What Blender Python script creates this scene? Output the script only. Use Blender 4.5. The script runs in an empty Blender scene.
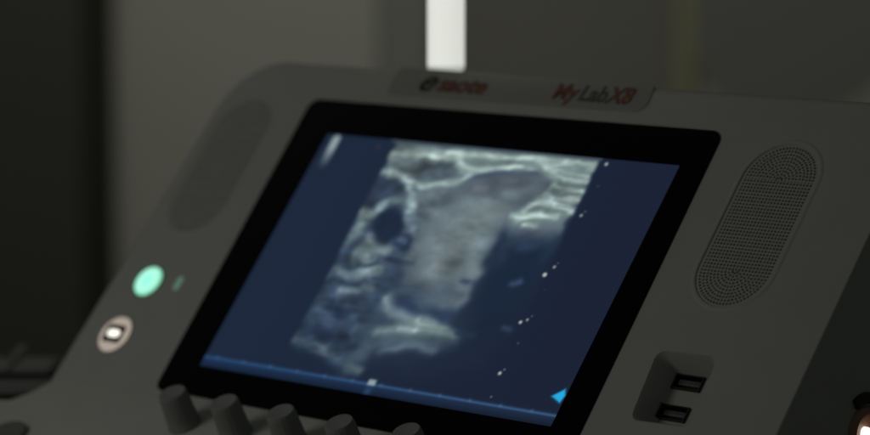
import bpy, bmesh, math, random
import numpy as np
from mathutils import Vector, Matrix

random.seed(4)
rng = np.random.default_rng(7)
scene = bpy.context.scene
COL = scene.collection

# ------------------------------------------------------------------ camera
S = 0.217                       # width of the lit display in metres = 1 panel unit
PITCH = math.radians(7.12)      # the camera looks down this much
# panel axes seen from the camera (solved once from the display's corners)
PU = Vector((0.7345633, -0.083598, 0.6733707)); PV = Vector((0.4338106, 0.8209344, -0.3713153)); PN = Vector((-0.521752, 0.56487, 0.639294))
PT = Vector((-0.005812, -0.111209, -6.071316))
HS = 0.62107                       # height of the lit display in panel units
RC = Matrix.Rotation(math.pi / 2 - PITCH, 3, 'X')
CAM_LOC = Vector((0, 0, 1.10)) - RC @ (PT * S)

cam_d = bpy.data.cameras.new('camera')
cam = bpy.data.objects.new('camera', cam_d)
COL.objects.link(cam)
cam.location = CAM_LOC
cam.rotation_euler = (math.pi / 2 - PITCH, 0, 0)
cam_d.sensor_width = 36.0
cam_d.lens = 36.0 * 2900 / 870
cam_d.clip_start = 0.05
cam_d.clip_end = 60
scene.camera = cam

# panel frame -> world
MW = (RC @ Matrix((PU, PV, PN)).transposed()).to_4x4()
MW.translation = Vector((0, 0, 1.10)) - MW.to_3x3() @ Vector((0.5 * S, HS / 2 * S, 0))

def P(u, v, z=0.0):
    """point of the panel, in panel units, to world metres"""
    return MW @ Vector((u * S, v * S, z * S))

cam_d.dof.use_dof = True
focus_pt = P(1.14, 0.28)
cam_d.dof.focus_distance = -(cam.matrix_basis.inverted() @ focus_pt).z
cam_d.dof.aperture_fstop = 5.8

# ------------------------------------------------------------------ world, lamps
world = bpy.data.worlds.new('World')
scene.world = world
world.use_nodes = True
world.node_tree.nodes['Background'].inputs[0].default_value = (0.92, 1.0, 0.90, 1)
world.node_tree.nodes['Background'].inputs[1].default_value = 0.040

def area(name, loc, target, size, power, color=(1, 1, 1)):
    d = bpy.data.lights.new(name, 'AREA')
    d.shape = 'RECTANGLE'; d.size = size[0]; d.size_y = size[1]
    d.energy = power; d.color = color
    o = bpy.data.objects.new(name, d)
    COL.objects.link(o)
    o.location = loc
    o.rotation_euler = (Vector(target) - Vector(loc)).to_track_quat('-Z', 'Y').to_euler()
    return o
area('key_light', (-0.61, -0.27, 1.34), (-0.04, 0.0, 1.1), (0.26, 0.26), 0.53, (1.0, 0.985, 0.94))  # unseen key lamp added low at the left, brightening the casing's left end
rl = area('room_light', (-0.10, 0.25, 2.5), (-0.10, 2.0, 1.15), (0.8, 0.4), 3.9, (1.0, 0.99, 0.93))
rl.data.spread = math.radians(110)

scene.view_settings.view_transform = 'Standard'
scene.view_settings.look = 'None'
scene.view_settings.exposure = 0
scene.view_settings.gamma = 1

# ------------------------------------------------------------------ materials
def s2l(c):
    c = np.asarray(c, float) / 255.0
    return np.where(c <= 0.04045, c / 12.92, ((c + 0.055) / 1.055) ** 2.4)

def mat(name, color, rough=0.6, metal=0.0, spec=0.5, bump=0.0, scale=400.0, var=0.06, coat=0.0, smudge=0.0):
    m = bpy.data.materials.new(name); m.use_nodes = True
    nt = m.node_tree; b = nt.nodes['Principled BSDF']
    b.inputs['Roughness'].default_value = rough
    b.inputs['Metallic'].default_value = metal
    b.inputs['Specular IOR Level'].default_value = spec
    b.inputs['Coat Weight'].default_value = coat
    tc = nt.nodes.new('ShaderNodeTexCoord')
    n = nt.nodes.new('ShaderNodeTexNoise'); n.inputs['Scale'].default_value = scale * 0.05; n.inputs['Detail'].default_value = 5
    nt.links.new(tc.outputs['Object'], n.inputs['Vector'])
    r = nt.nodes.new('ShaderNodeMixRGB'); r.blend_type = 'MIX'
    c = Vector(color)
    r.inputs[1].default_value = (*(c * (1 - var)), 1); r.inputs[2].default_value = (*(c * (1 + var)), 1)
    nt.links.new(n.outputs['Fac'], r.inputs[0]); nt.links.new(r.outputs[0], b.inputs['Base Color'])
    if smudge:
        n3 = nt.nodes.new('ShaderNodeTexNoise'); n3.inputs['Scale'].default_value = 14; n3.inputs['Detail'].default_value = 6
        nt.links.new(tc.outputs['Object'], n3.inputs['Vector'])
        mr = nt.nodes.new('ShaderNodeMapRange')
        mr.inputs['From Min'].default_value = 0.3; mr.inputs['From Max'].default_value = 0.7
        mr.inputs['To Min'].default_value = max(0.02, rough - smudge); mr.inputs['To Max'].default_value = rough + smudge
        nt.links.new(n3.outputs['Fac'], mr.inputs['Value']); nt.links.new(mr.outputs[0], b.inputs['Roughness'])
    if bump:
        n2 = nt.nodes.new('ShaderNodeTexNoise'); n2.inputs['Scale'].default_value = scale * 4; n2.inputs['Detail'].default_value = 3
        nt.links.new(tc.outputs['Object'], n2.inputs['Vector'])
        bp = nt.nodes.new('ShaderNodeBump'); bp.inputs['Strength'].default_value = bump; bp.inputs['Distance'].default_value = 0.0004
        nt.links.new(n2.outputs['Fac'], bp.inputs['Height']); nt.links.new(bp.outputs[0], b.inputs['Normal'])
    return m

def glow(name, rgb, strength=1.0):
    m = bpy.data.materials.new(name); m.use_nodes = True
    b = m.node_tree.nodes['Principled BSDF']
    b.inputs['Base Color'].default_value = (0.05, 0.05, 0.05, 1)
    b.inputs['Emission Color'].default_value = (*s2l(rgb), 1)
    b.inputs['Emission Strength'].default_value = strength
    return m

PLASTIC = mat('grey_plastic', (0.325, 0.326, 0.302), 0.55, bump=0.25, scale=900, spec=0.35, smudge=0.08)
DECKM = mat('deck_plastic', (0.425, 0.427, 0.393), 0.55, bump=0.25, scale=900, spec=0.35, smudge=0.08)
GRILLE = mat('grille_plastic', (0.320, 0.321, 0.298), 0.6, bump=0.1, scale=900, spec=0.3)
HOLE = mat('perforation_black', (0.150, 0.150, 0.140), 0.8, spec=0.2)
DARKPL = mat('dark_plastic', (0.125, 0.127, 0.118), 0.6, bump=0.2, scale=900, spec=0.3)
RUBBER = mat('knob_rubber', (0.205, 0.205, 0.195), 0.75, bump=0.3, scale=900, spec=0.25)
GLASS = mat('black_glass', (0.0012, 0.0012, 0.0013), 0.07, spec=0.12, smudge=0.03)
METAL = mat('port_metal', (0.022, 0.022, 0.021), 0.45, metal=0.4)
SOCKET = mat('socket_black', (0.004, 0.004, 0.004), 0.5, spec=0.3)
TONGUE = mat('socket_tongue', (0.075, 0.075, 0.072), 0.4)
BADGE = mat('badge_plate', (0.245, 0.247, 0.228), 0.4, spec=0.4)
RED = mat('print_red', (0.150, 0.045, 0.020), 0.5)
DARKRED = mat('print_dark', (0.030, 0.022, 0.018), 0.5)
INK = mat('print_grey', (0.060, 0.060, 0.064), 0.5)
BACK = mat('wall_paint', (0.165, 0.165, 0.136), 0.85, var=0.10, scale=60)
DOORM = mat('door_laminate', (0.355, 0.357, 0.300), 0.7, var=0.06, scale=40)
TRIM = mat('trim_yellow', (0.225, 0.228, 0.130), 0.7, var=0.08, scale=60)
DARKCAB = mat('cupboard_dark', (0.036, 0.039, 0.027), 0.7, var=0.15, scale=40)
BLACK = mat('matt_black', (0.012, 0.012, 0.010), 0.8)
MONM = mat('monitor_shell', (0.140, 0.143, 0.126), 0.6, var=0.06, scale=60)
LIGHTGREY = mat('right_panel_grey', (0.245, 0.247, 0.215), 0.7, var=0.08, scale=60)
FLOORM = mat('floor_vinyl', (0.18, 0.18, 0.16), 0.5, var=0.1, scale=60)

# ------------------------------------------------------------------ helpers
def link(name, me, material=None, parent=None, matrix=None):
    o = bpy.data.objects.new(name, me)
    COL.objects.link(o)
    if material is not None and not me.materials:
        me.materials.append(material)
    if matrix is not None: o.matrix_world = matrix
    if parent is not None:
        o.parent = parent
    return o

def tag(o, label, cat, group=None):
    o['label'] = label; o['category'] = cat
    if group: o['group'] = group

def empty(name, matrix=None):
    o = bpy.data.objects.new(name, None); COL.objects.link(o)
    o.empty_display_size = 0.05
    if matrix is not None: o.matrix_world = matrix
    return o

def bm_mesh(bm, name, smooth=True, angle=35):
    bmesh.ops.recalc_face_normals(bm, faces=bm.faces)
    me = bpy.data.meshes.new(name); bm.to_mesh(me); bm.free()
    if smooth:
        me.shade_smooth(); me.set_sharp_from_angle(angle=math.radians(angle))
    return me

def rounded(corners, radii, seg=12):
    """closed polygon (ccw) with each corner rounded; 2D"""
    out = []
    n = len(corners)
    for i in range(n):
        p = Vector(corners[i]); a = Vector(corners[i - 1]); b = Vector(corners[(i + 1) % n])
        r = radii[i] if isinstance(radii, (list, tuple)) else radii
        if r <= 1e-6:
            out.append(tuple(p)); continue
        da = (a - p).normalized(); db = (b - p).normalized()
        ang = da.angle(db); t = r / math.tan(ang / 2)
        c = p + (da + db).normalized() * (r / math.sin(ang / 2))
        s = p + da * t; e = p + db * t
        a0 = math.atan2(s.y - c.y, s.x - c.x); a1 = math.atan2(e.y - c.y, e.x - c.x)
        d = (a1 - a0 + math.pi) % (2 * math.pi) - math.pi
        for k in range(seg + 1):
            t_ = a0 + d * k / seg
            out.append((c.x + r * math.cos(t_), c.y + r * math.sin(t_)))
    return out

def inset(poly, d):
    """offset a closed ccw polygon inward; d a number or a function of the outward normal"""
    n = len(poly); out = []
    for i in range(n):
        p0 = Vector(poly[i - 1]); p1 = Vector(poly[i]); p2 = Vector(poly[(i + 1) % n])
        e1 = (p1 - p0).normalized(); e2 = (p2 - p1).normalized()
        n1 = Vector((e1.y, -e1.x)); n2 = Vector((e2.y, -e2.x))
        nn = (n1 + n2)
        nn = nn / max(0.3, nn.length_squared / 2)
        dd = d(nn.normalized()) if callable(d) else d
        out.append(tuple(p1 - nn * dd))
    return out

def loft(loops, cap0=True, cap1=True, bm=None):
    """loops: lists of 3D points (panel units), first = bottom"""
    bm = bm or bmesh.new()
    rings = [[bm.verts.new(Vector(p) * S) for p in lp] for lp in loops]
    n = len(rings[0])
    for a, b in zip(rings, rings[1:]):
        for i in range(n):
            bm.faces.new((a[i], a[(i + 1) % n], b[(i + 1) % n], b[i]))
    if cap0: bm.faces.new(list(reversed(rings[0])))
    if cap1: bm.faces.new(rings[-1])
    return bm

def slab(poly, z0, z1, r=0.0, seg=4, bm=None):
    """prism over poly between z0 and z1 with its upper rim rounded by r"""
    loops = [[(x, y, z0) for x, y in poly], [(x, y, z1 - r) for x, y in poly]]
    if r > 0:
        for k in range(1, seg + 1):
            t = k / seg * math.pi / 2
            q = inset(poly, r * (1 - math.cos(t)))
            loops.append([(x, y, z1 - r + r * math.sin(t)) for x, y in q])
    return loft(loops, bm=bm)

def lathe(profile, seg=40, bm=None, center=(0, 0)):
    """profile [(r, z)] bottom to top, panel units"""
    loops = [[(center[0] + max(r, 1e-5) * math.cos(2 * math.pi * k / seg), center[1] + max(r, 1e-5) * math.sin(2 * math.pi * k / seg), z) for k in range(seg)] for r, z in profile]
    return loft(loops, bm=bm)

def stadium(cx, y0, y1, r, seg=20):
    """vertical stadium outline ccw, y0,y1 outer ends"""
    out = []
    for k in range(seg + 1):
        t = -math.pi + math.pi * k / seg
        out.append((cx + r * math.cos(t), y0 + r + r * math.sin(t)))
    for k in range(seg + 1):
        t = math.pi * k / seg
        out.append((cx + r * math.cos(t), y1 - r + r * math.sin(t)))
    return out

def boolean(me, cutters):
    o = bpy.data.objects.new('tmp', me); COL.objects.link(o)
    tmp = [o]
    for c in cutters:
        co = bpy.data.objects.new('tmp_cut', c); COL.objects.link(co); tmp.append(co)
        md = o.modifiers.new('b', 'BOOLEAN'); md.operation = 'DIFFERENCE'; md.solver = 'EXACT'; md.object = co
    dg = bpy.context.evaluated_depsgraph_get(); dg.update()
    res = bpy.data.meshes.new_from_object(o.evaluated_get(dg), depsgraph=dg)
    for t in tmp: bpy.data.objects.remove(t)
    return res

# ------------------------------------------------------------------ the room behind (setting)
def box_me(x0, x1, y0, y1, z0, z1, bev=0.0):
    bm = bmesh.new()
    bmesh.ops.create_cube(bm, size=1)
    for v in bm.verts:
        v.co = Vector(((x0 + x1) / 2 + v.co.x * (x1 - x0), (y0 + y1) / 2 + v.co.y * (y1 - y0), (z0 + z1) / 2 + v.co.z * (z1 - z0)))
    if bev:
        bmesh.ops.bevel(bm, geom=list(bm.edges), offset=bev, segments=3, affect='EDGES', profile=0.5)
    return bm_mesh(bm, 'box')

WY = 2.0   # the wall stands this far behind the console
w = link('wall', box_me(-2.5, 2.5, WY, WY + 0.1, 0, 2.7), BACK); w['kind'] = 'structure'
fl = link('floor', box_me(-3, 3, -3, WY + 0.1, -0.1, 0), FLOORM); fl['kind'] = 'structure'

def wx(px, y):      # authoring aid: sideways position, in metres, of something seen in the room
    return px * (y - CAM_LOC.y) / 2900.0

# tall dark cupboard on the left
cb = empty('cupboard', Matrix.Translation((-0.90, WY - 0.12, 0)))
def child(name, me, m, root):
    o = link(name, me, m); o.parent = root; o.matrix_parent_inverse = root.matrix_world.inverted(); return o
cy0 = WY - 0.25
child('carcass', box_me(-1.45, wx(-340, cy0), cy0 + 0.02, WY - 0.002, 0, 2.2, 0.004), BLACK, cb)
child('door', box_me(-1.44, wx(-352, cy0), cy0, cy0 + 0.018, 0.05, 2.15, 0.004), DARKCAB, cb)
child('handle', box_me(wx(-400, cy0) , wx(-380, cy0), cy0 - 0.03, cy0 - 0.002, 1.27, 1.285, 0.003), DARKPL, cb)
tag(cb, 'tall dark cupboard out of focus at the left edge, beside the pale door', 'cupboard')

# pale door leaf
dr = empty('door', Matrix.Translation((-0.45, WY - 0.06, 0)))
dy = WY - 0.06
child('leaf', box_me(wx(-350, dy), wx(-55, dy), dy, dy + 0.045, 0, 2.1, 0.003), DOORM, dr)
hb = box_me(wx(-47, dy), wx(-31, dy), dy - 0.05, dy - 0.002, 1.405, 1.62, 0.004)
child('handle', hb, BLACK, dr)
child('edge_strip', box_me(wx(-54, dy), wx(-2, dy), dy + 0.012, dy + 0.045, 0, 2.1, 0.003), mat('door_edge', (0.215, 0.228, 0.185), 0.7), dr)
tag(dr, 'pale grey olive door blurred behind the left of the console, with a dark upright handle', 'door')

# yellowish upright trim, grey panel right of it
tr = link('wall_trim', box_me(wx(240, WY - .03), wx(264, WY - .03), WY - .03, WY - .002, 0, 2.4, 0.004), TRIM)
tag(tr, 'narrow yellowish green upright trim on the wall between plain wall and grey panel', 'trim')
gp = link('wall_panel', box_me(wx(268, WY - .04), wx(640, WY - .04), WY - .04, WY - .002, 0, 2.4, 0.004), LIGHTGREY)
tag(gp, 'wide grey panel on the wall at the right, behind the rounded dark monitor', 'panel')

# rounded dark monitor, back to us, upper right
mo = empty('monitor', Matrix.Translation((0.72, 1.25, 0)))
my = 1.25
zt = lambda py: CAM_LOC.z - math.tan(PITCH + math.atan(py / 2900.0)) * (my - CAM_LOC.y)
mp = rounded([(wx(285, my), zt(-122)), (wx(452, my), zt(-122)), (wx(452, my), zt(-420)), (wx(285, my), zt(-420))][::-1], [0.05, 0.03, 0.085, 0.05], 10)
def room_slab(poly, y0, y1, r):
    # polygon in x,z ; front face at y0
    bm = bmesh.new(); rings = []
    prof = [(0, y1)] + [(r * (1 - math.sin(t * math.pi / 8)), y0 + r * (1 - math.cos(t * math.pi / 8))) for t in (4, 3, 2, 1, 0)]
    prof = [(0, y1), (0, y0 + r), (r * 0.08, y0 + r * 0.6), (r * 0.3, y0 + r * 0.28), (r * 0.62, y0 + r * 0.08), (r, y0)]
    for d, y in prof:
        q = inset(poly, d)
        rings.append([bm.verts.new((x, y, z)) for x, z in q])
    n = len(poly)
    for a, b in zip(rings, rings[1:]):
        for i in range(n): bm.faces.new((a[i], a[(i + 1) % n], b[(i + 1) % n], b[i]))
    bm.faces.new(rings[0]); bm.faces.new(rings[-1])
    return bm_mesh(bm, 'slab')
child('shell', room_slab(mp, my, my + 0.06, 0.02), MONM, mo)
zz = zt(-420)
child('arm', box_me(wx(360, my) - 0.02, wx(360, my) + 0.02, my + 0.062, my + 0.10, 0.6, zt(-200), 0.006), DARKPL, mo)
tag(mo, 'dark grey monitor with rounded corners, blurred, above the right end of the console', 'monitor')

# ------------------------------------------------------------------ the console
con = empty('ultrasound_console', MW)
tag(con, 'grey ultrasound machine control console with tilted touchscreen, speakers, knobs and lit buttons', 'ultrasound machine')
def part(name, me, m=None, parent=con, loc=None, rot=None):
    o = bpy.data.objects.new(name, me); COL.objects.link(o)
    if m is not None and not me.materials: me.materials.append(m)
    o.parent = parent
    if loc: o.location = Vector(loc) * S
    if rot: o.rotation_euler = rot
    return o

FOLD = -0.082
# housing: rounded plate, deep enough to show its right side wall
HC = [(-0.446, FOLD - 0.12), (1.503, FOLD - 0.12), (1.507, 0.820), (-0.425, 0.820)]
hp = rounded(HC, [0, 0, 0.15, 0.165], 16)
bev = lambda n: 0.0035 + 0.040 * max(0.0, -n.x) ** 2 + 0.022 * max(0.0, n.y) ** 2
loops = [[(x, y, -0.62) for x, y in inset(hp, 0.03)], [(x, y, -0.60) for x, y in hp]]
for k in range(0, 7):
    t = k / 6 * math.pi / 2
    q = inset(hp, lambda n: bev(n) * (1 - math.cos(t)))
    zs = []
    for i, (x, y) in enumerate(q):
        p0 = Vector(hp[i - 1]); p2 = Vector(hp[(i + 1) % len(hp)]); e = (p2 - p0).normalized(); nn = Vector((e.y, -e.x))
        zs.append((x, y, -bev(nn) * (1 - math.sin(t))))
    loops.append(zs)
house = bm_mesh(loft(loops), 'housing')

# openings: USB recess, its two sockets, speaker recesses, bezel pocket
rec = rounded([(1.172, 0.048), (1.309, 0.052), (1.296, 0.204), (1.160, 0.200)], 0.018, 6)
rec_c = bm_mesh(loft([[(x + 0.008, y - 0.003, -0.052) for x, y in inset(rec, 0.0165)], [(x + 0.007, y - 0.0025, -0.047) for x, y in inset(rec, 0.0135)],
                      [(x, y, -0.006) for x, y in inset(rec, 0.002)], [(x, y, 0.0) for x, y in inset(rec, -0.003)], [(x, y, 0.02) for x, y in inset(rec, -0.006)]]), 'c')
PORTS = [(1.219, 0.1665), (1.2175, 0.0975)]
pcs = []
PW, PH = 0.068, 0.0335
for (cx, cyy) in PORTS:
    q = [(cx - PW / 2, cyy - PH / 2), (cx + PW / 2, cyy - PH / 2), (cx + PW / 2, cyy + PH / 2), (cx - PW / 2, cyy + PH / 2)]
    pcs.append(bm_mesh(loft([[(x, y, -0.14) for x, y in q], [(x, y, -0.04) for x, y in q]]), 'c', False))
GR = [(1.2460, 0.312, 0.699, 0.0885), (-0.284, 0.325, 0.705, 0.0885)]
gcs = []
for cx, y0, y1, r in GR:
    s_ = stadium(cx, y0, y1, r)
    gcs.append(bm_mesh(loft([[(x, y, -0.012) for x, y in s_], [(x, y, -0.004) for x, y in s_], [(x, y, 0.02) for x, y in inset(s_, -0.004)]]), 'c'))
hm = boolean(house, [rec_c] + pcs + gcs)
assert len(hm.polygons) > 200, 'housing lost'
hm.materials.clear(); hm.materials.append(PLASTIC)
hm.shade_smooth(); hm.set_sharp_from_angle(angle=math.radians(28))
housing = part('housing', hm)

# raised rim round each speaker
def rim(cx, y0, y1, r):
    a = stadium(cx, y0, y1, r + 0.001, 24)
    return bm_mesh(loft([[(x, y, 0.0) for x, y in inset(a, -0.010)], [(x, y, 0.0018) for x, y in inset(a, -0.006)], [(x, y, 0.0021) for x, y in inset(a, -0.003)],
                 [(x, y, 0.0015) for x, y in a], [(x, y, -0.002) for x, y in inset(a, 0.003)], [(x, y, -0.006) for x, y in inset(a, 0.003)]], False, False), 'rim')

# perforated speaker plate: real dimples displaced in a fine grid, rings of holes following the outline
def grille_mesh(r, hlen, fine):
    bm_ = None
    step = 0.00125 if fine else 0.004
    nx = int(2 * r / step) + 1; ny = int(hlen / step) + 1
    xs = np.linspace(-r, r, nx); ys = np.linspace(0, hlen, ny)
    X, Y = np.meshgrid(xs, ys)
    core0, core1 = r, hlen - r
    yc = np.clip(Y, core0, core1)
    d = np.hypot(X, Y - yc)                       # distance to the spine
    pitch = 0.0079
    # holes: rows in the straight part, rings round both ends
    depth = np.zeros_like(X)
    hr = 0.0031
    ringn = np.round(d / pitch)
    ring_r = ringn * pitch
    straight = (Y >= core0) & (Y <= core1)
    dx = np.abs(X) - ring_r
    rowc = np.round((Y - core0) / pitch) * pitch + core0
    ds = np.hypot(dx, Y - rowc)
    ang = np.arctan2(np.abs(Y - yc), np.abs(X) + 1e-9)
    cnt = np.maximum(1, np.round(ring_r * (math.pi / 2) / pitch))
    aa = np.round(ang / (math.pi / 2) * cnt) / cnt * (math.pi / 2)
    de = np.hypot(d * np.cos(ang) - ring_r * np.cos(aa), d * np.sin(ang) - ring_r * np.sin(aa))
    dd = np.where(straight, ds, de)
    inhole = (dd < hr) & (d < r - 0.004)
    zz = np.where(inhole, -0.0030 * (1 - (dd / hr) ** 2), 0.0)
    keep = d <= r + step
    verts = np.stack([X, Y, zz], -1).reshape(-1, 3) * S
    idx = np.arange(nx * ny).reshape(ny, nx)
    k = keep[:-1, :-1] & keep[1:, :-1] & keep[:-1, 1:] & keep[1:, 1:]
    quads = np.stack([idx[:-1, :-1], idx[:-1, 1:], idx[1:, 1:], idx[1:, :-1]], -1)[k]
    inh = (inhole[:-1, :-1].astype(int) + inhole[1:, :-1] + inhole[:-1, 1:] + inhole[1:, 1:])[k]
    me = bpy.data.meshes.new('grille')
    me.vertices.add(len(verts)); me.vertices.foreach_set('co', verts.ravel())
    nq = len(quads)
    me.loops.add(nq * 4); me.loops.foreach_set('vertex_index', quads.ravel())
    me.polygons.add(nq); me.polygons.foreach_set('loop_start', np.arange(nq) * 4); me.polygons.foreach_set('loop_total', np.full(nq, 4))
    me.materials.append(GRILLE); me.materials.append(HOLE)
    me.polygons.foreach_set('material_index', (inh >= 3).astype(int))
    me.update(); me.validate()
    return me
for (cx, y0, y1, r), fine in zip(GR, (True, True)):
    g = part('speaker_grille', grille_mesh(r, y1 - y0, fine), None, con, (cx, y0, -0.0015))
    part('grille_rim', rim(0, 0, y1 - y0, r), PLASTIC, g, (0, 0, 0.0015))

# touchscreen: black glass with the lit display just under its surface
tb = rounded([(-0.098, FOLD + 0.010), (1.073, FOLD + 0.010), (1.064, 0.713), (-0.110, 0.713)], [0.02, 0.02, 0.028, 0.028], 10)
touch = part('touchscreen', bm_mesh(slab(tb, -0.02, 0.0045, 0.002, 3), 'glass'), GLASS)

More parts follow.
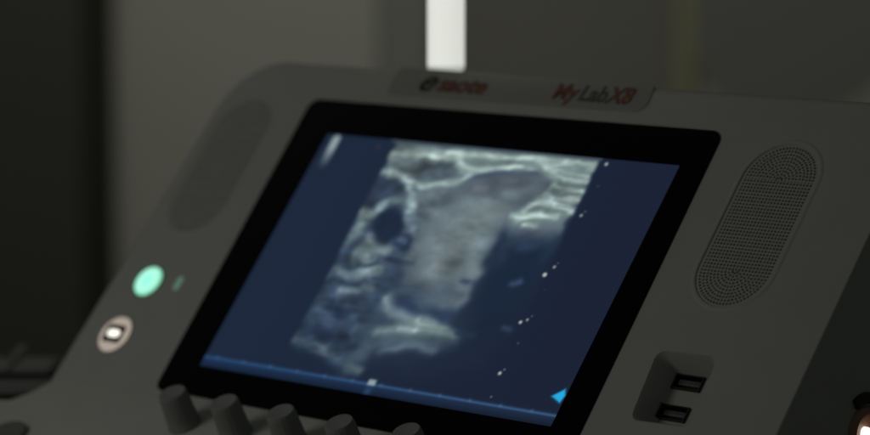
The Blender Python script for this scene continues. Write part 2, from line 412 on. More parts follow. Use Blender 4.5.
# the scan on the display: soft fills and strokes in display units, painted in order
OPS = [
    ('f', [(0.2164, 0.6166), (0.793, 0.6179), (0.7926, 0.4995), (0.7859, 0.3698), (0.7819, 0.2423), (0.743, 0.1213), (0.6064, 0.0732), (0.4441, 0.06), (0.2235, 0.0948), (0.2263, 0.257), (0.2181, 0.4451), (0.2199, 0.536)], 0.0364, (36, 47, 65), 0.90),
    ('f', [(0.2164, 0.6166), (0.793, 0.6179), (0.7938, 0.5021), (0.7855, 0.429), (0.634, 0.4078), (0.6259, 0.2769), (0.621, 0.1899), (0.465, 0.1198), (0.3156, 0.1248), (0.2303, 0.1647), (0.2263, 0.257), (0.2181, 0.4451), (0.2199, 0.536)], 0.0156, (55, 67, 84), 0.90),
    ('f', [(0.2106, 0.6162), (0.7923, 0.6192), (0.792, 0.5748), (0.6469, 0.5821), (0.5405, 0.5727), (0.4706, 0.5455), (0.4058, 0.5081), (0.2564, 0.5206), (0.2207, 0.5496)], 0.0052, (92, 106, 109), 1.00),
    ('f', [(0.6625, 0.5938), (0.793, 0.6129), (0.79, 0.5043), (0.7855, 0.429), (0.7143, 0.4115), (0.6362, 0.4333), (0.6418, 0.4922), (0.6723, 0.546)], 0.0078, (90, 104, 107), 1.00),
    ('f', [(0.309, 0.4831), (0.3723, 0.5155), (0.4735, 0.5406), (0.6022, 0.5627), (0.6813, 0.5596), (0.6895, 0.5349), (0.6484, 0.4903), (0.6414, 0.4338), (0.6292, 0.3872), (0.6222, 0.3412), (0.6179, 0.2908), (0.6136, 0.2407), (0.5946, 0.216), (0.5487, 0.2177), (0.5008, 0.2266), (0.4518, 0.2508), (0.4144, 0.3226), (0.4126, 0.3789), (0.3707, 0.4393)], 0.0130, (84, 95, 102), 1.00),
    ('f', [(0.4435, 0.4441), (0.5235, 0.4934), (0.6081, 0.5324), (0.6607, 0.5373), (0.6301, 0.4834), (0.6128, 0.4258), (0.6112, 0.3701), (0.6069, 0.3195), (0.5681, 0.2899), (0.5153, 0.2836), (0.4604, 0.3279), (0.4478, 0.3879)], 0.0234, (98, 110, 115), 0.95),
    ('s', [(0.5406, 0.337), (0.5415, 0.4132), (0.5878, 0.4894)], 0.0270, (106, 117, 120), 0.56),
    ('f', [(0.5406, 0.2791), (0.597, 0.2883), (0.6132, 0.2605), (0.564, 0.2395), (0.5107, 0.2529)], 0.0182, (68, 80, 91), 0.80),
    ('s', [(0.4685, 0.2327), (0.5251, 0.2097), (0.5857, 0.2026)], 0.0150, (42, 54, 72), 0.66),
    ('s', [(0.3429, 0.4759), (0.3908, 0.4154), (0.4078, 0.3578)], 0.0120, (70, 82, 92), 0.66),
    ('s', [(0.4443, 0.51), (0.5263, 0.532), (0.6095, 0.5492), (0.682, 0.5465)], 0.0150, (78, 87, 96), 0.75),
    ('s', [(0.5689, 0.5028), (0.6588, 0.4975), (0.6943, 0.5243)], 0.0120, (72, 81, 92), 0.56),
    ('f', [(0.6418, 0.4137), (0.7906, 0.4197), (0.7885, 0.3651), (0.7867, 0.272), (0.7673, 0.1968), (0.6993, 0.1879), (0.6614, 0.2442), (0.6591, 0.3057), (0.6465, 0.3665)], 0.0182, (25, 38, 59), 1.00),
    ('f', [(0.6888, 0.206), (0.7917, 0.2726), (0.8046, 0.2017), (0.743, 0.1213), (0.6011, 0.0822), (0.692, 0.1626)], 0.0260, (26, 36, 56), 0.80),
    ('s', [(0.6679, 0.4065), (0.7156, 0.4091), (0.7717, 0.4152)], 0.0210, (60, 72, 88), 0.66),
    ('s', [(0.6656, 0.3912), (0.6662, 0.3512)], 0.0180, (44, 57, 76), 0.56),
    ('f', [(0.2298, 0.5231), (0.3161, 0.5124), (0.3385, 0.4661), (0.2955, 0.474), (0.2641, 0.4442), (0.2272, 0.4503)], 0.0065, (50, 61, 76), 1.00),
    ('f', [(0.2929, 0.542), (0.3402, 0.5634), (0.4013, 0.5785), (0.43, 0.564), (0.4356, 0.538), (0.3653, 0.5209), (0.3285, 0.5282)], 0.0057, (72, 83, 91), 1.00),
    ('s', [(0.2422, 0.5621), (0.2987, 0.5597), (0.3374, 0.568)], 0.0090, (80, 92, 97), 0.75),
    ('s', [(0.2188, 0.5824), (0.2814, 0.5887), (0.347, 0.5884), (0.4153, 0.5894)], 0.0084, (165, 182, 177), 0.89),
    ('s', [(0.2298, 0.6056), (0.3153, 0.6053), (0.4045, 0.6079)], 0.0090, (110, 123, 126), 0.66),
    ('s', [(0.3804, 0.601), (0.4871, 0.6004), (0.5986, 0.6052), (0.6872, 0.6105), (0.7918, 0.6009)], 0.0090, (160, 178, 172), 0.85),
    ('s', [(0.3722, 0.615), (0.5043, 0.6163), (0.6326, 0.6176), (0.7822, 0.6187)], 0.0060, (80, 93, 98), 0.66),
    ('s', [(0.4272, 0.5759), (0.4668, 0.5625), (0.529, 0.5728), (0.6028, 0.5794), (0.6623, 0.5823), (0.7129, 0.5634), (0.7944, 0.5593)], 0.0072, (165, 182, 176), 0.85),
    ('s', [(0.6414, 0.6018), (0.7066, 0.5933), (0.747, 0.5922), (0.7918, 0.5916)], 0.0054, (150, 168, 163), 0.75),
    ('s', [(0.6659, 0.585), (0.7246, 0.5785), (0.7873, 0.5725)], 0.0048, (150, 166, 162), 0.75),
    ('s', [(0.437, 0.5864), (0.4989, 0.5798), (0.5572, 0.5873)], 0.0048, (96, 110, 110), 0.85),
    ('s', [(0.6069, 0.5812), (0.6249, 0.5856), (0.6516, 0.5833)], 0.0060, (96, 110, 110), 0.85),
    ('s', [(0.6982, 0.5902), (0.7368, 0.5927), (0.7676, 0.5908)], 0.0036, (92, 106, 108), 0.75),
    ('s', [(0.6576, 0.5725), (0.6914, 0.5661), (0.7166, 0.5567)], 0.0048, (92, 108, 105), 0.75),
    ('s', [(0.5717, 0.5433), (0.6023, 0.5438)], 0.0066, (105, 117, 122), 0.66),
    ('s', [(0.508, 0.5184), (0.5384, 0.5198)], 0.0066, (116, 118, 126), 0.66),
    ('s', [(0.706, 0.5394), (0.7345, 0.5421), (0.7782, 0.5346), (0.7969, 0.5364)], 0.0078, (156, 174, 168), 0.85),
    ('s', [(0.7202, 0.5501), (0.7609, 0.5483), (0.8003, 0.5483)], 0.0045, (84, 98, 100), 0.75),
    ('s', [(0.6955, 0.5221), (0.7289, 0.516), (0.7655, 0.5126)], 0.0072, (140, 157, 155), 0.75),
    ('s', [(0.7596, 0.5143), (0.7837, 0.5153)], 0.0078, (165, 180, 176), 0.85),
    ('s', [(0.7548, 0.5231), (0.7818, 0.528)], 0.0042, (84, 96, 100), 0.66),
    ('s', [(0.685, 0.5047), (0.7291, 0.4974), (0.7703, 0.4946)], 0.0090, (140, 158, 156), 0.75),
    ('s', [(0.7109, 0.5305), (0.7323, 0.5279)], 0.0060, (90, 104, 107), 0.75),
    ('s', [(0.6667, 0.4793), (0.6903, 0.5003), (0.7307, 0.4996), (0.7685, 0.4849), (0.7884, 0.4846)], 0.0078, (158, 176, 172), 0.85),
    ('s', [(0.7624, 0.5143), (0.7882, 0.5122)], 0.0072, (155, 170, 166), 0.85),
    ('s', [(0.7096, 0.4836), (0.7474, 0.4874), (0.7838, 0.475)], 0.0042, (98, 115, 110), 0.75),
    ('s', [(0.6574, 0.4598), (0.6984, 0.4677), (0.7569, 0.4699)], 0.0084, (168, 186, 180), 0.89),
    ('s', [(0.6394, 0.4603), (0.6549, 0.4642)], 0.0078, (140, 160, 158), 0.75),
    ('s', [(0.6863, 0.4442), (0.7124, 0.4423)], 0.0078, (160, 178, 172), 0.85),
    ('s', [(0.6809, 0.4538), (0.7429, 0.4593)], 0.0036, (92, 108, 106), 0.75),
    ('s', [(0.7313, 0.4443), (0.7688, 0.4574)], 0.0120, (92, 103, 110), 0.66),
    ('s', [(0.6628, 0.4232), (0.702, 0.4251), (0.7597, 0.4289)], 0.0120, (80, 90, 104), 0.56),
    ('s', [(0.7084, 0.3867), (0.7483, 0.3957)], 0.0090, (44, 60, 80), 0.75),
    ('s', [(0.7718, 0.371), (0.7925, 0.4051)], 0.0120, (36, 54, 76), 0.47),
    ('s', [(0.2222, 0.5357), (0.2724, 0.5304), (0.3134, 0.517), (0.3614, 0.5094), (0.3981, 0.5201), (0.45, 0.5297)], 0.0078, (150, 168, 168), 0.89),
    ('s', [(0.3161, 0.5124), (0.3431, 0.481), (0.362, 0.4539)], 0.0084, (140, 158, 160), 0.85),
    ('s', [(0.4241, 0.5263), (0.4525, 0.5323), (0.4684, 0.5506)], 0.0072, (140, 158, 158), 0.85),
    ('s', [(0.4198, 0.5704), (0.4594, 0.557), (0.5042, 0.5706)], 0.0072, (130, 148, 148), 0.66),
    ('s', [(0.2689, 0.4544), (0.2969, 0.4717), (0.3344, 0.4729)], 0.0078, (96, 112, 118), 0.85),
    ('s', [(0.2189, 0.4321), (0.2585, 0.4263), (0.2723, 0.4398)], 0.0120, (130, 146, 144), 0.85),
    ('s', [(0.2338, 0.4214), (0.2403, 0.393), (0.2335, 0.3681)], 0.0165, (108, 123, 124), 0.85),
    ('s', [(0.341, 0.4708), (0.3572, 0.4483)], 0.0150, (130, 150, 153), 0.85),
    ('s', [(0.3736, 0.4165), (0.3844, 0.3985)], 0.0150, (120, 136, 148), 0.85),
    ('s', [(0.2681, 0.4467), (0.2909, 0.4635), (0.3284, 0.4648)], 0.0090, (96, 112, 118), 0.85),
    ('s', [(0.2857, 0.364), (0.3149, 0.3433), (0.3546, 0.3406)], 0.0150, (126, 142, 145), 0.80),
    ('s', [(0.2896, 0.3309), (0.3136, 0.3098)], 0.0165, (116, 132, 132), 0.80),
    ('s', [(0.267, 0.3141), (0.2805, 0.3013)], 0.0135, (84, 98, 102), 0.75),
    ('s', [(0.2257, 0.3359), (0.2329, 0.3511)], 0.0135, (72, 88, 98), 0.75),
    ('s', [(0.3133, 0.2837), (0.359, 0.289)], 0.0108, (130, 148, 148), 0.80),
    ('s', [(0.2493, 0.2715), (0.2843, 0.2684)], 0.0108, (100, 116, 122), 0.75),
    ('s', [(0.3644, 0.3156), (0.3943, 0.3284)], 0.0150, (70, 84, 97), 0.66),
    ('s', [(0.3788, 0.3007), (0.4079, 0.297)], 0.0150, (60, 73, 90), 0.66),
    ('f', [(0.2829, 0.4361), (0.3109, 0.4485), (0.3462, 0.4352), (0.3609, 0.4151), (0.3668, 0.3919), (0.3611, 0.3746), (0.3424, 0.3606), (0.3128, 0.3646), (0.285, 0.3832), (0.2737, 0.4061)], 0.0078, (29, 40, 60), 1.00),
    ('f', [(0.3594, 0.3863), (0.3898, 0.3895), (0.4079, 0.3772), (0.4138, 0.3495), (0.395, 0.345), (0.3641, 0.3606)], 0.0052, (30, 42, 62), 0.90),
    ('s', [(0.3764, 0.3715), (0.3892, 0.3681)], 0.0096, (78, 93, 112), 0.85),
    ('s', [(0.3668, 0.3206), (0.411, 0.3185), (0.4423, 0.3198)], 0.0072, (44, 56, 76), 0.66),
    ('s', [(0.4156, 0.4542), (0.4489, 0.4337), (0.4495, 0.4148)], 0.0090, (92, 104, 110), 0.66),
    ('s', [(0.3852, 0.4512), (0.4215, 0.4262)], 0.0090, (76, 88, 96), 0.47),
    ('s', [(0.4259, 0.365), (0.4443, 0.3341)], 0.0150, (86, 97, 103), 0.56),
    ('s', [(0.2814, 0.2654), (0.3107, 0.2712)], 0.0126, (100, 116, 124), 0.80),
    ('s', [(0.3168, 0.2791), (0.3611, 0.2866)], 0.0126, (104, 120, 124), 0.80),
    ('s', [(0.277, 0.2459), (0.3308, 0.2477)], 0.0078, (38, 52, 66), 0.85),
    ('s', [(0.2815, 0.2299), (0.3338, 0.2339)], 0.0096, (108, 124, 132), 0.85),
    ('s', [(0.3409, 0.2489), (0.3688, 0.2475)], 0.0096, (92, 108, 115), 0.80),
    ('s', [(0.2462, 0.1807), (0.2875, 0.1765)], 0.0150, (66, 82, 96), 0.80),
    ('s', [(0.2238, 0.1897), (0.284, 0.1996)], 0.0120, (54, 68, 86), 0.66),
    ('s', [(0.3396, 0.1808), (0.3847, 0.1865)], 0.0210, (50, 62, 80), 0.75),
    ('s', [(0.283, 0.1924), (0.3197, 0.1689)], 0.0120, (32, 42, 66), 0.66),
    ('s', [(0.2574, 0.1281), (0.3396, 0.1111)], 0.0210, (34, 44, 66), 0.66),
    ('f', [(0.4219, 0.275), (0.4828, 0.2266), (0.5543, 0.1944), (0.5881, 0.1897), (0.5657, 0.2278), (0.4917, 0.2647)], 0.0156, (48, 60, 80), 0.60),
    ('s', [(0.4632, 0.2242), (0.5152, 0.2077), (0.57, 0.1942), (0.5907, 0.1923)], 0.0090, (40, 52, 74), 0.75),
    ('s', [(0.624, 0.217), (0.5595, 0.2042)], 0.0120, (42, 56, 76), 0.66),
    ('s', [(0.2252, 0.2567), (0.232, 0.2814), (0.2737, 0.2767), (0.3123, 0.2765)], 0.0078, (92, 108, 116), 0.66),
    ('s', [(0.2666, 0.3236), (0.2738, 0.3388), (0.2975, 0.3271), (0.3289, 0.3116), (0.3282, 0.3305)], 0.0066, (118, 134, 138), 0.66),
    ('s', [(0.2935, 0.298), (0.3357, 0.3005)], 0.0060, (44, 57, 70), 0.75),
    ('s', [(0.2407, 0.3207), (0.2785, 0.2868)], 0.0072, (44, 58, 72), 0.66),
    ('s', [(0.2381, 0.2199), (0.2744, 0.2149), (0.3179, 0.2155), (0.3658, 0.2261)], 0.0102, (62, 75, 92), 0.66),
    ('s', [(0.2278, 0.1571), (0.2693, 0.1531), (0.3127, 0.154)], 0.0108, (60, 74, 90), 0.66),
    ('s', [(0.2275, 0.1054), (0.2472, 0.1268), (0.2645, 0.1431)], 0.0120, (50, 64, 80), 0.66),
    ('s', [(0.3657, 0.1562), (0.3953, 0.1693), (0.4274, 0.1781)], 0.0120, (58, 72, 88), 0.66),
    ('s', [(0.3889, 0.1362), (0.4233, 0.1499)], 0.0150, (72, 86, 98), 0.66),
    ('s', [(0.3476, 0.0983), (0.3796, 0.1165), (0.414, 0.1303)], 0.0150, (54, 68, 84), 0.66),
    ('s', [(0.4247, 0.2264), (0.4452, 0.2058), (0.4892, 0.1897), (0.5352, 0.1829), (0.574, 0.1788)], 0.0138, (108, 124, 130), 0.85),
    ('s', [(0.4469, 0.1461), (0.492, 0.1589), (0.5321, 0.1619), (0.6055, 0.1671)], 0.0120, (130, 150, 150), 0.85),
    ('s', [(0.5005, 0.1623), (0.5418, 0.1632)], 0.0072, (170, 192, 190), 0.80),
    ('s', [(0.5394, 0.1857), (0.5745, 0.1789), (0.6226, 0.1671), (0.6511, 0.1619)], 0.0114, (124, 142, 140), 0.80),
    ('s', [(0.4369, 0.1104), (0.4684, 0.1284), (0.5132, 0.1412), (0.583, 0.1461), (0.6191, 0.1442)], 0.0210, (84, 98, 104), 0.70),
    ('s', [(0.4841, 0.1026), (0.5178, 0.1163), (0.5609, 0.1312), (0.6171, 0.1231)], 0.0108, (84, 98, 108), 0.80),
    ('s', [(0.4414, 0.0945), (0.4504, 0.1231), (0.5064, 0.1352)], 0.0180, (66, 80, 92), 0.66),
    ('s', [(0.6159, 0.1437), (0.6618, 0.1522)], 0.0150, (64, 78, 90), 0.56),
    ('s', [(0.6556, 0.1715), (0.7002, 0.1729)], 0.0075, (38, 50, 70), 0.75),
    ('s', [(0.2292, 0.1027), (0.2963, 0.0931), (0.3486, 0.0794), (0.3901, 0.0737), (0.4319, 0.0841)], 0.0138, (72, 86, 98), 0.80),
    ('s', [(0.304, 0.0895), (0.3296, 0.0837)], 0.0090, (86, 100, 110), 0.66),
    ('s', [(0.418, 0.0548), (0.4464, 0.052)], 0.0120, (90, 104, 106), 0.80),
    ('s', [(0.3927, 0.0695), (0.4182, 0.0457)], 0.0180, (62, 76, 88), 0.56),
    ('s', [(0.5976, 0.2843), (0.6228, 0.2737), (0.6305, 0.2541), (0.6189, 0.239)], 0.0126, (98, 110, 118), 0.85),
    ('s', [(0.6082, 0.3226), (0.6286, 0.3181)], 0.0150, (100, 112, 118), 0.75),
    ('s', [(0.6105, 0.3019), (0.6199, 0.3122), (0.6185, 0.3235)], 0.0138, (100, 111, 118), 0.85),
    ('s', [(0.5986, 0.2959), (0.6155, 0.2934)], 0.0066, (44, 58, 76), 0.75),
    ('s', [(0.7301, 0.3047), (0.7464, 0.3112)], 0.0072, (62, 76, 98), 0.85),
    ('s', [(0.7683, 0.1975), (0.7844, 0.1952)], 0.0066, (52, 66, 88), 0.85),
    ('s', [(0.5324, 0.2236), (0.544, 0.248)], 0.0180, (70, 82, 92), 0.56),
]
MARKS = [
    ((0.8007, 0.2168), 0.0040, (176, 180, 180), 1.00),
    ((0.8146, 0.2244), 0.0034, (132, 136, 140), 1.00),
    ((0.8214, 0.2341), 0.0021, (83, 86, 92), 1.00),
    ((0.8018, 0.3313), 0.0042, (180, 184, 183), 1.00),
    ((0.8006, 0.3323), 0.0042, (180, 184, 183), 1.00),
    ((0.8154, 0.3525), 0.0036, (140, 145, 147), 1.00),
    ((0.82, 0.362), 0.0021, (79, 80, 88), 1.00),
    ((0.8172, 0.4793), 0.0038, (132, 139, 145), 1.00),
    ((0.8225, 0.4894), 0.0025, (79, 84, 92), 1.00),
    ((0.8152, 0.6076), 0.0042, (158, 165, 167), 1.00),
    ((0.8224, 0.5527), 0.0027, (54, 58, 70), 1.00),
    ((0.8134, 0.0969), 0.0042, (171, 176, 176), 1.00),
    ((0.8201, 0.1065), 0.0027, (96, 101, 105), 1.00),
    ((0.8214, 0.0424), 0.0025, (96, 98, 107), 1.00),
    ((0.821, 0.1692), 0.0027, (61, 73, 88), 1.00),
    ((0.8203, 0.2976), 0.0025, (39, 45, 63), 1.00),
    ((0.1727, 0.5984), 0.0055, (61, 49, 65), 0.80),
]
SCAN_AREA = [(0.2156, 0.6179), (0.7923, 0.6192), (0.8234, -0.0554), (0.2244, -0.0514), (0.2235, 0.0948), (0.2263, 0.257), (0.2181, 0.4451)]

def paint_display(W=760):
    Hn = int(W * HS)
    xs = (np.arange(W) + 0.5) / W
    ys = (np.arange(Hn) + 0.5) / Hn * HS
    X, Y = np.meshgrid(xs, ys)
    img = np.zeros((Hn, W, 3))
    base_l = np.array([27, 39, 60.]); base_r = np.array([25, 33, 53.])
    t = np.clip((X - 0.1) / 0.8, 0, 1)[..., None]
    img[:] = base_l * (1 - t) + base_r * t
    def noise(sx, sy):
        gx, gy = int(1 / sx) + 3, int(HS / sy) + 3
        g = rng.standard_normal((gy, gx))
        fx = X / sx; fy = Y / sy
        ix = fx.astype(int); iy = fy.astype(int); ax = fx - ix; ay = fy - iy
        ax = ax * ax * (3 - 2 * ax); ay = ay * ay * (3 - 2 * ay)
        return (g[iy, ix] * (1 - ax) * (1 - ay) + g[iy, ix + 1] * ax * (1 - ay) + g[iy + 1, ix] * (1 - ax) * ay + g[iy + 1, ix + 1] * ax * ay)
    wx_ = 0.003 * noise(0.03, 0.02) + 0.0012 * noise(0.012, 0.009)
    wy_ = 0.0016 * noise(0.035, 0.02) + 0.0007 * noise(0.013, 0.008)
    def segdist(QX, QY, a, b):
        dx, dy = b[0] - a[0], b[1] - a[1]
        L = dx * dx + dy * dy + 1e-12
        t = np.clip(((QX - a[0]) * dx + (QY - a[1]) * dy) / L, 0, 1)
        return np.hypot(QX - a[0] - t * dx, QY - a[1] - t * dy)
    def smoothline(p):
        if len(p) < 3: return p
        q = [p[0]]
        for i in range(len(p) - 1):
            p0 = np.array(p[max(i - 1, 0)]); p1 = np.array(p[i]); p2 = np.array(p[i + 1]); p3 = np.array(p[min(i + 2, len(p) - 1)])
            for k in range(1, 6):
                s = k / 5
                q.append(tuple(0.5 * ((2 * p1) + (p2 - p0) * s + (2 * p0 - 5 * p1 + 4 * p2 - p3) * s * s + (3 * p1 - p0 - 3 * p2 + p3) * s ** 3)))
        return q
    def blend(sl, a, col):
        img[sl] = img[sl] * (1 - a[..., None]) + np.array(col, float) * a[..., None]
    def window(pts, m):
        px = [p[0] for p in pts]; py = [p[1] for p in pts]
        x0 = max(0, int((min(px) - m) * W)); x1 = min(W, int((max(px) + m) * W) + 2)
        y0 = max(0, int((min(py) - m) * W)); y1 = min(Hn, int((max(py) + m) * W) + 2)
        return (slice(y0, max(y0, y1)), slice(x0, max(x0, x1)))
    for n_, (kind, pts, w_, col, al) in enumerate(OPS):
        if kind == 'f':
            sl = window(pts, w_ * 2 + 0.01)
            warp = 0.0 if n_ == 0 else 1.0
            QX = X[sl] + wx_[sl] * warp; QY = Y[sl] + wy_[sl] * warp
            if QX.size == 0: continue
            inside = np.zeros(QX.shape, bool); dist = np.full(QX.shape, 9.0)
            for i in range(len(pts)):
                a, b = pts[i - 1], pts[i]
                c = ((a[1] > QY) != (b[1] > QY)) & (QX < (b[0] - a[0]) * (QY - a[1]) / (b[1] - a[1] + 1e-12) + a[0])
                inside ^= c
                dist = np.minimum(dist, segdist(QX, QY, a, b))
            sd = np.where(inside, dist, -dist)
            a_ = 1 / (1 + np.exp(-sd / (w_ * 0.42))) * al
            blend(sl, a_, col)
        else:
            pts = smoothline(pts)
            sl = window(pts, w_ * 3)
            QX = X[sl] + wx_[sl]; QY = Y[sl] + wy_[sl]
            if QX.size == 0: continue
            dist = np.full(QX.shape, 9.0)
            for a, b in zip(pts, pts[1:]): dist = np.minimum(dist, segdist(QX, QY, a, b))
            a_ = np.exp(-(dist / (w_ * 1.05)) ** 2 * 0.9) * al
            blend(sl, a_, col)
    # soften like a smoothed echo picture
    def blur(a, sg):
        n = int(sg * 3); k = np.exp(-np.arange(-n, n + 1) ** 2 / (2 * sg * sg)); k /= k.sum()
        p = np.pad(a, ((n, n), (n, n), (0, 0)), mode='edge')
        p = sum(k[i] * p[i:i + a.shape[0]] for i in range(2 * n + 1))
        return sum(k[i] * p[:, i:i + a.shape[1]] for i in range(2 * n + 1))
    img = blur(img, 1.2)
    # layered echoes: thin wavy ridges in bright tissue, lumps on the left, fine speckle everywhere
    lum = img.mean(-1)
    def ridge(sx, sy):
        return np.clip(1 - np.abs(noise(sx, sy)) * 1.1, 0, 1) ** 2
    rg = 0.6 * ridge(0.075, 0.016) + 0.4 * ridge(0.04, 0.010)
    bright = np.clip((lum - 98) / 35, 0, 1)
    dim = np.clip((lum - 44) / 40, 0, 1)
    lump = 0.6 * noise(0.030, 0.018) + 0.4 * noise(0.017, 0.011)
    leftz = np.clip((0.47 - X) / 0.10, 0, 1)
    f = 1 + bright * (rg - 0.42) * 0.34 + np.clip((lum - 38) / 22, 0, 1) * leftz * (lump * 0.11 + (ridge(0.045, 0.017) - 0.42) * 0.16)
    f += dim * (0.012 * noise(0.010, 0.006) + 0.020 * noise(0.022, 0.014) + 0.075 * noise(0.055, 0.03) + 0.010 * noise(0.0055, 0.0035))
    img *= f[..., None]
    img += (0.9 * noise(0.03, 0.014) * np.clip((lum - 36) / 14, 0, 1))[..., None]
    img = blur(img, 0.9)
    img += (img - img.mean(-1).mean()) * (0.20 * np.clip((img.mean(-1) - 40) / 30, 0, 1))[..., None]
    # everything left and right of the scan is flat screen again
    poly = SCAN_AREA
    inside = np.zeros(X.shape, bool); dist = np.full(X.shape, 9.0)
    for i in range(len(poly)):
        a, b = poly[i - 1], poly[i]
        c = ((a[1] > Y) != (b[1] > Y)) & (X < (b[0] - a[0]) * (Y - a[1]) / (b[1] - a[1] + 1e-12) + a[0])
        inside ^= c; dist = np.minimum(dist, segdist(X, Y, a, b))
    m_ = (1 / (1 + np.exp(-np.where(inside, dist, -dist) / 0.0022)))[..., None]
    img = img * m_ + (base_l * (1 - t) + base_r * t) * (1 - m_)
    # marks, pointer streak, time bar
    for p, w_, col, al in MARKS:
        d = np.hypot(X - p[0], Y - p[1])
        blend((slice(None), slice(None)), np.exp(-(d / (w_ * 1.1)) ** 3) * al, col)
    d = segdist(X, Y, (0.0350, 0.6075), (0.0365, 0.535)); tt = np.clip((Y - 0.530) / 0.055, 0, 1)
    blend((slice(None), slice(None)), np.exp(-(d / 0.0125) ** 4) * (0.05 + 0.95 * tt) * 0.95, (150, 166, 168))
    bar = np.exp(-((Y - 0.0245) / 0.0042) ** 2)
    c0 = np.array([38, 78, 124.]); c1 = np.array([58, 94, 132.])
    tx = X[..., None]
    img[:] = img * (1 - 0.92 * bar[..., None]) + (c0 * (1 - tx) + c1 * tx) * 0.92 * bar[..., None]
    under = 1 / (1 + np.exp((Y - 0.0215) / 0.0012))
    lo = (np.array([28, 50, 84.]) * (1 - tx) + np.array([30, 44, 68.]) * tx) * (0.62 + 0.38 * np.clip(Y / 0.02, 0, 1))[..., None]
    img[:] = img * (1 - under[..., None]) + lo * under[..., None]
    for k in range(12):
        d = np.hypot(X - (0.04 + k * 0.0815), Y - 0.0275)
        blend((slice(None), slice(None)), np.exp(-(d / 0.0042) ** 2) * 0.30, (98, 132, 172))
    sq = (1 / (1 + np.exp((np.abs(X - 0.5011) - 0.0105) / 0.0012))) * (1 / (1 + np.exp((np.abs(Y - 0.0300) - 0.0068) / 0.0012)))
    blend((slice(None), slice(None)), sq * 0.9, (158, 174, 176))
    blend((slice(None), slice(None)), np.exp(-(np.hypot(X - 0.5011, (Y - 0.008)) / 0.010) ** 2) * 0.4, (60, 110, 160))
    tri = [(0.9655, 0.0655), (0.9905, 0.0860), (0.9975, 0.0720), (0.9930, 0.0535)]
    inside = np.zeros(X.shape, bool); dist = np.full(X.shape, 9.0)
    for i in range(4):
        a, b = tri[i - 1], tri[i]
        c = ((a[1] > Y) != (b[1] > Y)) & (X < (b[0] - a[0]) * (Y - a[1]) / (b[1] - a[1] + 1e-12) + a[0])
        inside ^= c; dist = np.minimum(dist, segdist(X, Y, a, b))
    sd = np.where(inside, dist, -dist)
    blend((slice(None), slice(None)), 1 / (1 + np.exp(-sd / 0.0012)), (36, 172, 226))
    # panel edge line at the very top of the display
    top = 1 / (1 + np.exp(-(Y - (HS - 0.006)) / 0.0012))
    inscan = ((X > 0.20) & (X < 0.80)).astype(float)
    blend((slice(None), slice(None)), top * 0.8 * inscan, (66, 80, 90))
    return np.clip(img, 0, 255), W, Hn

img, DW, DH = paint_display()
lin = s2l(img)
me = bpy.data.meshes.new('display')
gx, gy = np.meshgrid(np.linspace(0, 1, DW), np.linspace(0, HS, DH))
vv = np.stack([gx, gy, np.zeros_like(gx)], -1).reshape(-1, 3) * S
me.vertices.add(len(vv)); me.vertices.foreach_set('co', vv.ravel())
idx = np.arange(DW * DH).reshape(DH, DW)
qd = np.stack([idx[:-1, :-1], idx[:-1, 1:], idx[1:, 1:], idx[1:, :-1]], -1).reshape(-1, 4)
me.loops.add(len(qd) * 4); me.loops.foreach_set('vertex_index', qd.ravel())
me.polygons.add(len(qd)); me.polygons.foreach_set('loop_start', np.arange(len(qd)) * 4); me.polygons.foreach_set('loop_total', np.full(len(qd), 4))
me.update()
ca = me.color_attributes.new('picture', 'FLOAT_COLOR', 'POINT')
ca.data.foreach_set('color', np.concatenate([lin.reshape(-1, 3), np.ones((DW * DH, 1))], 1).ravel())
dm = bpy.data.materials.new('display_picture'); dm.use_nodes = True
nt = dm.node_tree; b = nt.nodes['Principled BSDF']
b.inputs['Base Color'].default_value = (0.004, 0.004, 0.005, 1); b.inputs['Roughness'].default_value = 0.18; b.inputs['Specular IOR Level'].default_value = 0.3
at = nt.nodes.new('ShaderNodeAttribute'); at.attribute_name = 'picture'
nt.links.new(at.outputs['Color'], b.inputs['Emission Color']); b.inputs['Emission Strength'].default_value = 1.0
me.materials.append(dm)
disp = part('display', me, None, touch, (0, 0, 0.0052))

# USB sockets: metal shell, dark inside, plastic tongue
for cx, cyy in PORTS:
    bm = bmesh.new()
    w2, h2, t_ = PW / 2, PH / 2, 0.0028
    outer = [(-w2 + .0003, -h2 + .0003), (w2 - .0003, -h2 + .0003), (w2 - .0003, h2 - .0003), (-w2 + .0003, h2 - .0003)]
    inner = inset(outer, t_)
    loft([[(x, y, 0.0) for x, y in outer], [(x, y, 0.092) for x, y in outer], [(x, y, 0.092) for x, y in inner], [(x, y, 0.010) for x, y in inner]], True, True, bm)
    pr = part('usb_port', bm_mesh(bm, 'port', False), METAL, con, (cx, cyy, -0.139))
    q = inset(inner, 0.0008)
    part('socket_floor', bm_mesh(loft([[(x, y, 0.0105) for x, y in q], [(x, y, 0.040) for x, y in q]]), 'floor', False), SOCKET, pr)
    tq = [(-w2 + 0.008, -0.0045), (w2 - 0.006, -0.0045), (w2 - 0.006, 0.0075), (-w2 + 0.008, 0.0075)]
    part('tongue', bm_mesh(slab(tq, 0.0402, 0.086, 0.001, 2), 'tongue'), TONGUE, pr)

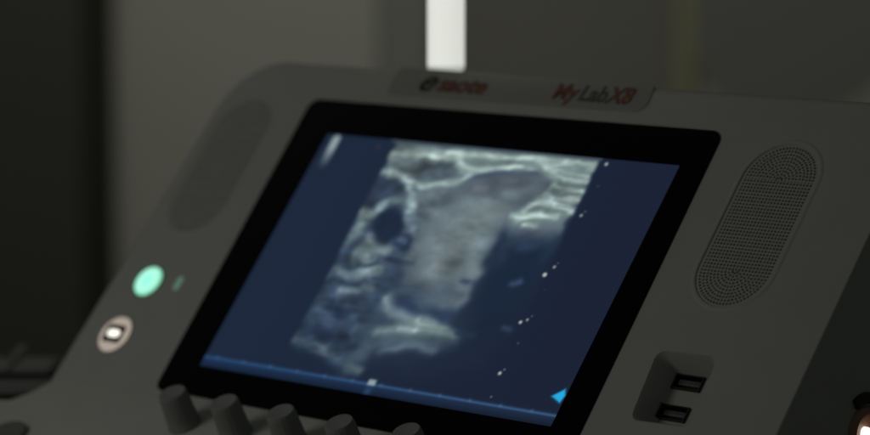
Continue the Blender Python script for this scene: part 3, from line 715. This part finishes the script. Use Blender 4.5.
# lit buttons on the left
def disc(r, z, h, m, name, parent, loc=None, rr=0.003):
    prof = [(r, z), (r, z + h - rr), (r - rr * .3, z + h - rr * .3), (r - rr, z + h), (r * 0.5, z + h + rr * .3), (0.0, z + h + rr * .4)]
    return part(name, bm_mesh(lathe(prof, 48), name), m, parent, loc)
GC = (-0.303, 0.188)
pb = part('power_button', bm_mesh(lathe([(0.0445, -0.004), (0.0445, 0.0015), (0.043, 0.0030), (0.0405, 0.0018), (0.039, -0.003)], 48), 'collar'), mat('button_collar', (0.20, 0.21, 0.19), 0.5), con, (GC[0], GC[1], 0))
GM = glow('button_green', (150, 245, 215))
gt = GM.node_tree; gb = gt.nodes['Principled BSDF']
tc = gt.nodes.new('ShaderNodeTexCoord'); ln = gt.nodes.new('ShaderNodeVectorMath'); ln.operation = 'LENGTH'
cr = gt.nodes.new('ShaderNodeValToRGB')
gt.links.new(tc.outputs['Object'], ln.inputs[0])
dv = gt.nodes.new('ShaderNodeMath'); dv.operation = 'DIVIDE'; dv.inputs[1].default_value = 0.0385 * S
gt.links.new(ln.outputs['Value'], dv.inputs[0]); gt.links.new(dv.outputs[0], cr.inputs[0])
cr.color_ramp.elements[0].color = (*s2l((150, 252, 228)), 1); cr.color_ramp.elements[0].position = 0.10
cr.color_ramp.elements[1].color = (*s2l((128, 222, 182)), 1); cr.color_ramp.elements[1].position = 1.0
e = cr.color_ramp.elements.new(0.72); e.color = (*s2l((182, 255, 232)), 1)
gt.links.new(cr.outputs[0], gb.inputs['Emission Color'])
disc(0.0380, -0.002, 0.006, GM, 'lit_cap', pb)
led = part('indicator_light', bm_mesh(slab(rounded([(-0.0085, -0.018), (0.0085, -0.018), (0.0085, 0.018), (-0.0085, 0.018)], 0.008, 6), -0.002, 0.0015, 0.0008, 2), 'led'), glow('led_dim_green', (78, 110, 96)), con, (-0.207, 0.194, 0))

SC = (-0.313, 0.043)
sb = part('touch_button', bm_mesh(lathe([(0.0500, -0.004), (0.0500, 0.001), (0.0485, 0.0024), (0.0460, 0.0014), (0.045, -0.003)], 48), 'collar'), PLASTIC, con, (SC[0], SC[1], 0))
RM = glow('ring_lit_beige', (168, 156, 144))
disc(0.0455, -0.002, 0.005, RM, 'lit_ring', sb)
part('icon_frame', bm_mesh(slab(rounded([(-0.029, -0.0225), (0.029, -0.0225), (0.029, 0.0225), (-0.029, 0.0225)], 0.006, 4), 0.0035, 0.0052, 0.0005, 2), 'frame'), mat('icon_black', (0.03, 0.028, 0.025), 0.6), sb)
part('icon_glow', bm_mesh(slab(rounded([(-0.0190, -0.0095), (0.0190, -0.0095), (0.0190, 0.0095), (-0.0190, 0.0095)], 0.009, 6), 0.0053, 0.0066, 0.0005, 2), 'icon'), glow('icon_white', (255, 250, 236), 1.3), sb)

# maker's badge with its red and grey lettering
bp_ = rounded([(0.105, 0.742), (0.845, 0.744), (0.835, 0.8150), (0.098, 0.8170)], [0.012, 0.03, 0.012, 0.02], 8)
badge = part('name_badge', bm_mesh(slab(bp_, -0.03, 0.0022, 0.0015, 3), 'badge'), BADGE)
def lettering(txt, u, v, size, m, name, shear=0.0, xs=1.0, weight=0.0):
    c = bpy.data.curves.new(name, 'FONT'); c.body = txt; c.size = size * S; c.shear = shear; c.extrude = 0.0006 * S; c.offset = weight * S
    c.resolution_u = 6
    o = bpy.data.objects.new('tmp', c); COL.objects.link(o)
    dg = bpy.context.evaluated_depsgraph_get(); dg.update()
    me = bpy.data.meshes.new_from_object(o.evaluated_get(dg), depsgraph=dg)
    bpy.data.objects.remove(o)
    me.materials.clear()
    wd = max(v_.co.x for v_ in me.vertices) / S
    o = part(name, me, m, badge, (u, v, 0.0030)); o.scale = (xs, 1, 1)
    return wd * xs
L = lettering('e', 0.184, 0.758, 0.080, DARKRED, 'lettering', 0.35, 1.25, 0.0016)
lettering('saote', 0.184 + L + 0.004, 0.760, 0.060, RED, 'lettering', 0.2, 1.08, 0.0016)
L = lettering('My', 0.578, 0.762, 0.057, RED, 'lettering', 0.15, 0.93, 0.0014)
L2 = lettering('Lab', 0.578 + L + 0.002, 0.762, 0.057, INK, 'lettering', 0.15, 0.93, 0.0010)
lettering('X8', 0.578 + L + L2 + 0.004, 0.762, 0.057, RED, 'lettering', 0.15, 0.93, 0.0016)

# control deck folding forward below the touchscreen
AD = math.radians(25)
deck_root_rot = (-AD, 0, 0)     # y axis of the deck runs up towards the fold
def dk(u, wd, h=0.0):           # deck coordinates -> panel coordinates
    return (u, FOLD - wd * math.cos(AD) + h * math.sin(AD), wd * math.sin(AD) + h * math.cos(AD))
# outline in deck coords (u, -w), ccw
dp = [(-1.10, -1.00), (1.60, -1.00), (1.60, -0.004), (-0.405, -0.004), (-0.425, -0.030), (-0.440, -0.075), (-0.47, -0.108), (-0.55, -0.125), (-1.10, -0.150)]
dm_ = slab(dp, -0.30, 0.0, 0.006, 3)
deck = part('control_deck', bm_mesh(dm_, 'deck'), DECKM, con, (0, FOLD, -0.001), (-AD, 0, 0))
# the matrix above rotates y up into -z: check sign by construction
KN = [(0.084, 0.081), (0.242, 0.080), (0.408, 0.079), (0.575, 0.078), (0.750, 0.067)]
KN += [(KN[-1][0] + 0.168 * i, 0.068) for i in (1, 2)]
def knob_mesh():
    seg = 72; bm = bmesh.new()
    prof = [(0.0365, 0.000), (0.0360, 0.006), (0.0345, 0.010), (0.0335, 0.030), (0.0315, 0.070), (0.0305, 0.078), (0.0285, 0.082), (0.0255, 0.0822), (0.020, 0.0805), (0.0001, 0.0800)]
    loops = []
    for j, (r, z) in enumerate(prof):
        lp = []
        for k in range(seg):
            rr = r * (1 - (0.015 if (k % 4) < 2 and 2 <= j <= 5 else 0))
            lp.append((rr * math.cos(2 * math.pi * k / seg), rr * math.sin(2 * math.pi * k / seg), z))
        loops.append(lp)
    return bm_mesh(loft(loops, bm=bm), 'knob', True, 30)
km = knob_mesh()
for i, (u, wd) in enumerate(KN):
    if i >= 5: break
    part('knob', km, RUBBER, con, dk(u, wd, 0.0), (-AD, 0, 0))
# flat dark push button at the deck's left
part('deck_button', bm_mesh(lathe([(0.052, 0), (0.052, 0.006), (0.049, 0.010), (0.044, 0.011), (0.038, 0.0085), (0.0, 0.008)], 48), 'b'), DARKPL, con, dk(-0.345, 0.235), (-AD, 0, 0))

# small warm lamp with a dark hood on the right side wall
sx = Matrix.Rotation(math.pi / 2, 4, 'Y')
WL = (1.503, 0.214, -0.238)
def side_part(name, bm, m):
    return part(name, bm_mesh(bm, name), m, con, WL, (0, math.pi / 2, 0))
sl = side_part('side_lamp', lathe([(0.052, -0.002), (0.052, 0.003), (0.047, 0.009), (0.037, 0.012), (0.029, 0.007), (0.023, 0.003), (0.0, 0.002)], 40), mat('collar_brown', (0.26, 0.14, 0.10), 0.5))
bulb = part('bulb', bm_mesh(lathe([(0.0115, 0.002), (0.0115, 0.009), (0.010, 0.014), (0.006, 0.017), (0.0, 0.018)], 24), 'bulb'), glow('bulb_warm', (255, 236, 214), 2.0), sl)
# moulded black visor above the side lamp
hseg = 24; arc = []
for k in range(hseg + 1):
    t = math.radians(38) + math.radians(122) * k / hseg
    arc.append((math.cos(t), math.sin(t)))
outer = [(a * 0.078, b_ * 0.078) for a, b_ in arc]; innr = [(a * 0.057, b_ * 0.057) for a, b_ in reversed(arc)]
side_part('lamp_hood', slab(outer + innr, -0.002, 0.012, 0.003, 3), BLACK)

# ------------------------------------------------------------------ white tube lamp just behind the badge
tl_p = P(0.17756, 0.85484, -0.06)
tl = empty('tube_lamp', Matrix.Translation(tl_p))
TG = bpy.data.materials.new('tube_glow'); TG.use_nodes = True
tn = TG.node_tree; tbn = tn.nodes['Principled BSDF']; tbn.inputs['Base Color'].default_value = (0.6, 0.6, 0.57, 1); tbn.inputs['Roughness'].default_value = 0.4
lw = tn.nodes.new('ShaderNodeLayerWeight'); lw.inputs[0].default_value = 0.35
rp = tn.nodes.new('ShaderNodeValToRGB')
rp.color_ramp.elements[0].color = (*s2l((222, 224, 216)), 1); rp.color_ramp.elements[1].color = (*s2l((206, 207, 200)), 1)
tn.links.new(lw.outputs['Facing'], rp.inputs[0]); tn.links.new(rp.outputs[0], tbn.inputs['Emission Color']); tbn.inputs['Emission Strength'].default_value = 0.95
def tube_bm(prof, seg=40):
    bm = bmesh.new(); rings = [[bm.verts.new((max(r, 1e-5) * math.cos(2 * math.pi * k / seg), max(r, 1e-5) * math.sin(2 * math.pi * k / seg), z)) for k in range(seg)] for r, z in prof]
    for a, b2 in zip(rings, rings[1:]):
        for i in range(seg): bm.faces.new((a[i], a[(i + 1) % seg], b2[(i + 1) % seg], b2[i]))
    bm.faces.new(rings[0]); bm.faces.new(rings[-1])
    return bm
R_ = 0.0091
g1 = bpy.data.objects.new('glass_tube', bm_mesh(tube_bm([(R_, 0.0032), (R_, 0.55)]), 't')); COL.objects.link(g1); g1.data.materials.append(TG); g1.parent = tl
g2 = bpy.data.objects.new('end_cap', bm_mesh(tube_bm([(R_ * 0.72, 0.0), (R_ * 0.90, 0.0005), (R_ * 0.98, 0.0015), (R_, 0.00315)]), 't')); COL.objects.link(g2); g2.data.materials.append(glow('cap_added_glow', (176, 180, 172))); g2.parent = tl  # low emission put into the cap so it stays pale in dim light
g3 = bpy.data.objects.new('socket', bm_mesh(tube_bm([(R_ * 1.25, 0.5505), (R_ * 1.25, 1.15)]), 't')); COL.objects.link(g3); g3.data.materials.append(DARKPL); g3.parent = tl
tag(tl, 'bright white upright tube lamp ending just at the top rim of the console', 'lamp')

# ------------------------------------------------------------------ equipment shelf left of the console
SHELFM = mat('shelf_grey', (0.20, 0.20, 0.19), 0.7)
sh = empty('equipment_shelf', Matrix.Translation((-0.30, 0.30, 0.95)))
sy = 0.22
zs_ = lambda py, y: CAM_LOC.z - math.tan(PITCH + math.atan(py / 2900.0)) * (y - CAM_LOC.y)
def shelf_box(name, px0, px1, py0, py1, y, dep, m, bv=0.004):
    child(name, box_me(wx(px0, y), wx(px1, y), y, y + dep, zs_(py1, y), zs_(py0, y), bv), m, sh)
shelf_box('shelf_board', -640, -384, 148, 157, sy, 0.03, SHELFM)
shelf_box('shelf_board', -640, -384, 169, 174, sy - 0.02, 0.03, SHELFM)
shelf_box('kick_board', -640, -384, 174.5, 240, sy - 0.0, 0.02, BLACK)
shelf_box('back_board', -640, -384, 157.5, 168.6, sy + 0.005, 0.02, BLACK)
shelf_box('cable_clip', -436, -425, 146, 151, sy, 0.05, LIGHTGREY)
tag(sh, 'dark shelf with thin stacked boards, blurred, at the lower left behind the console', 'shelf')
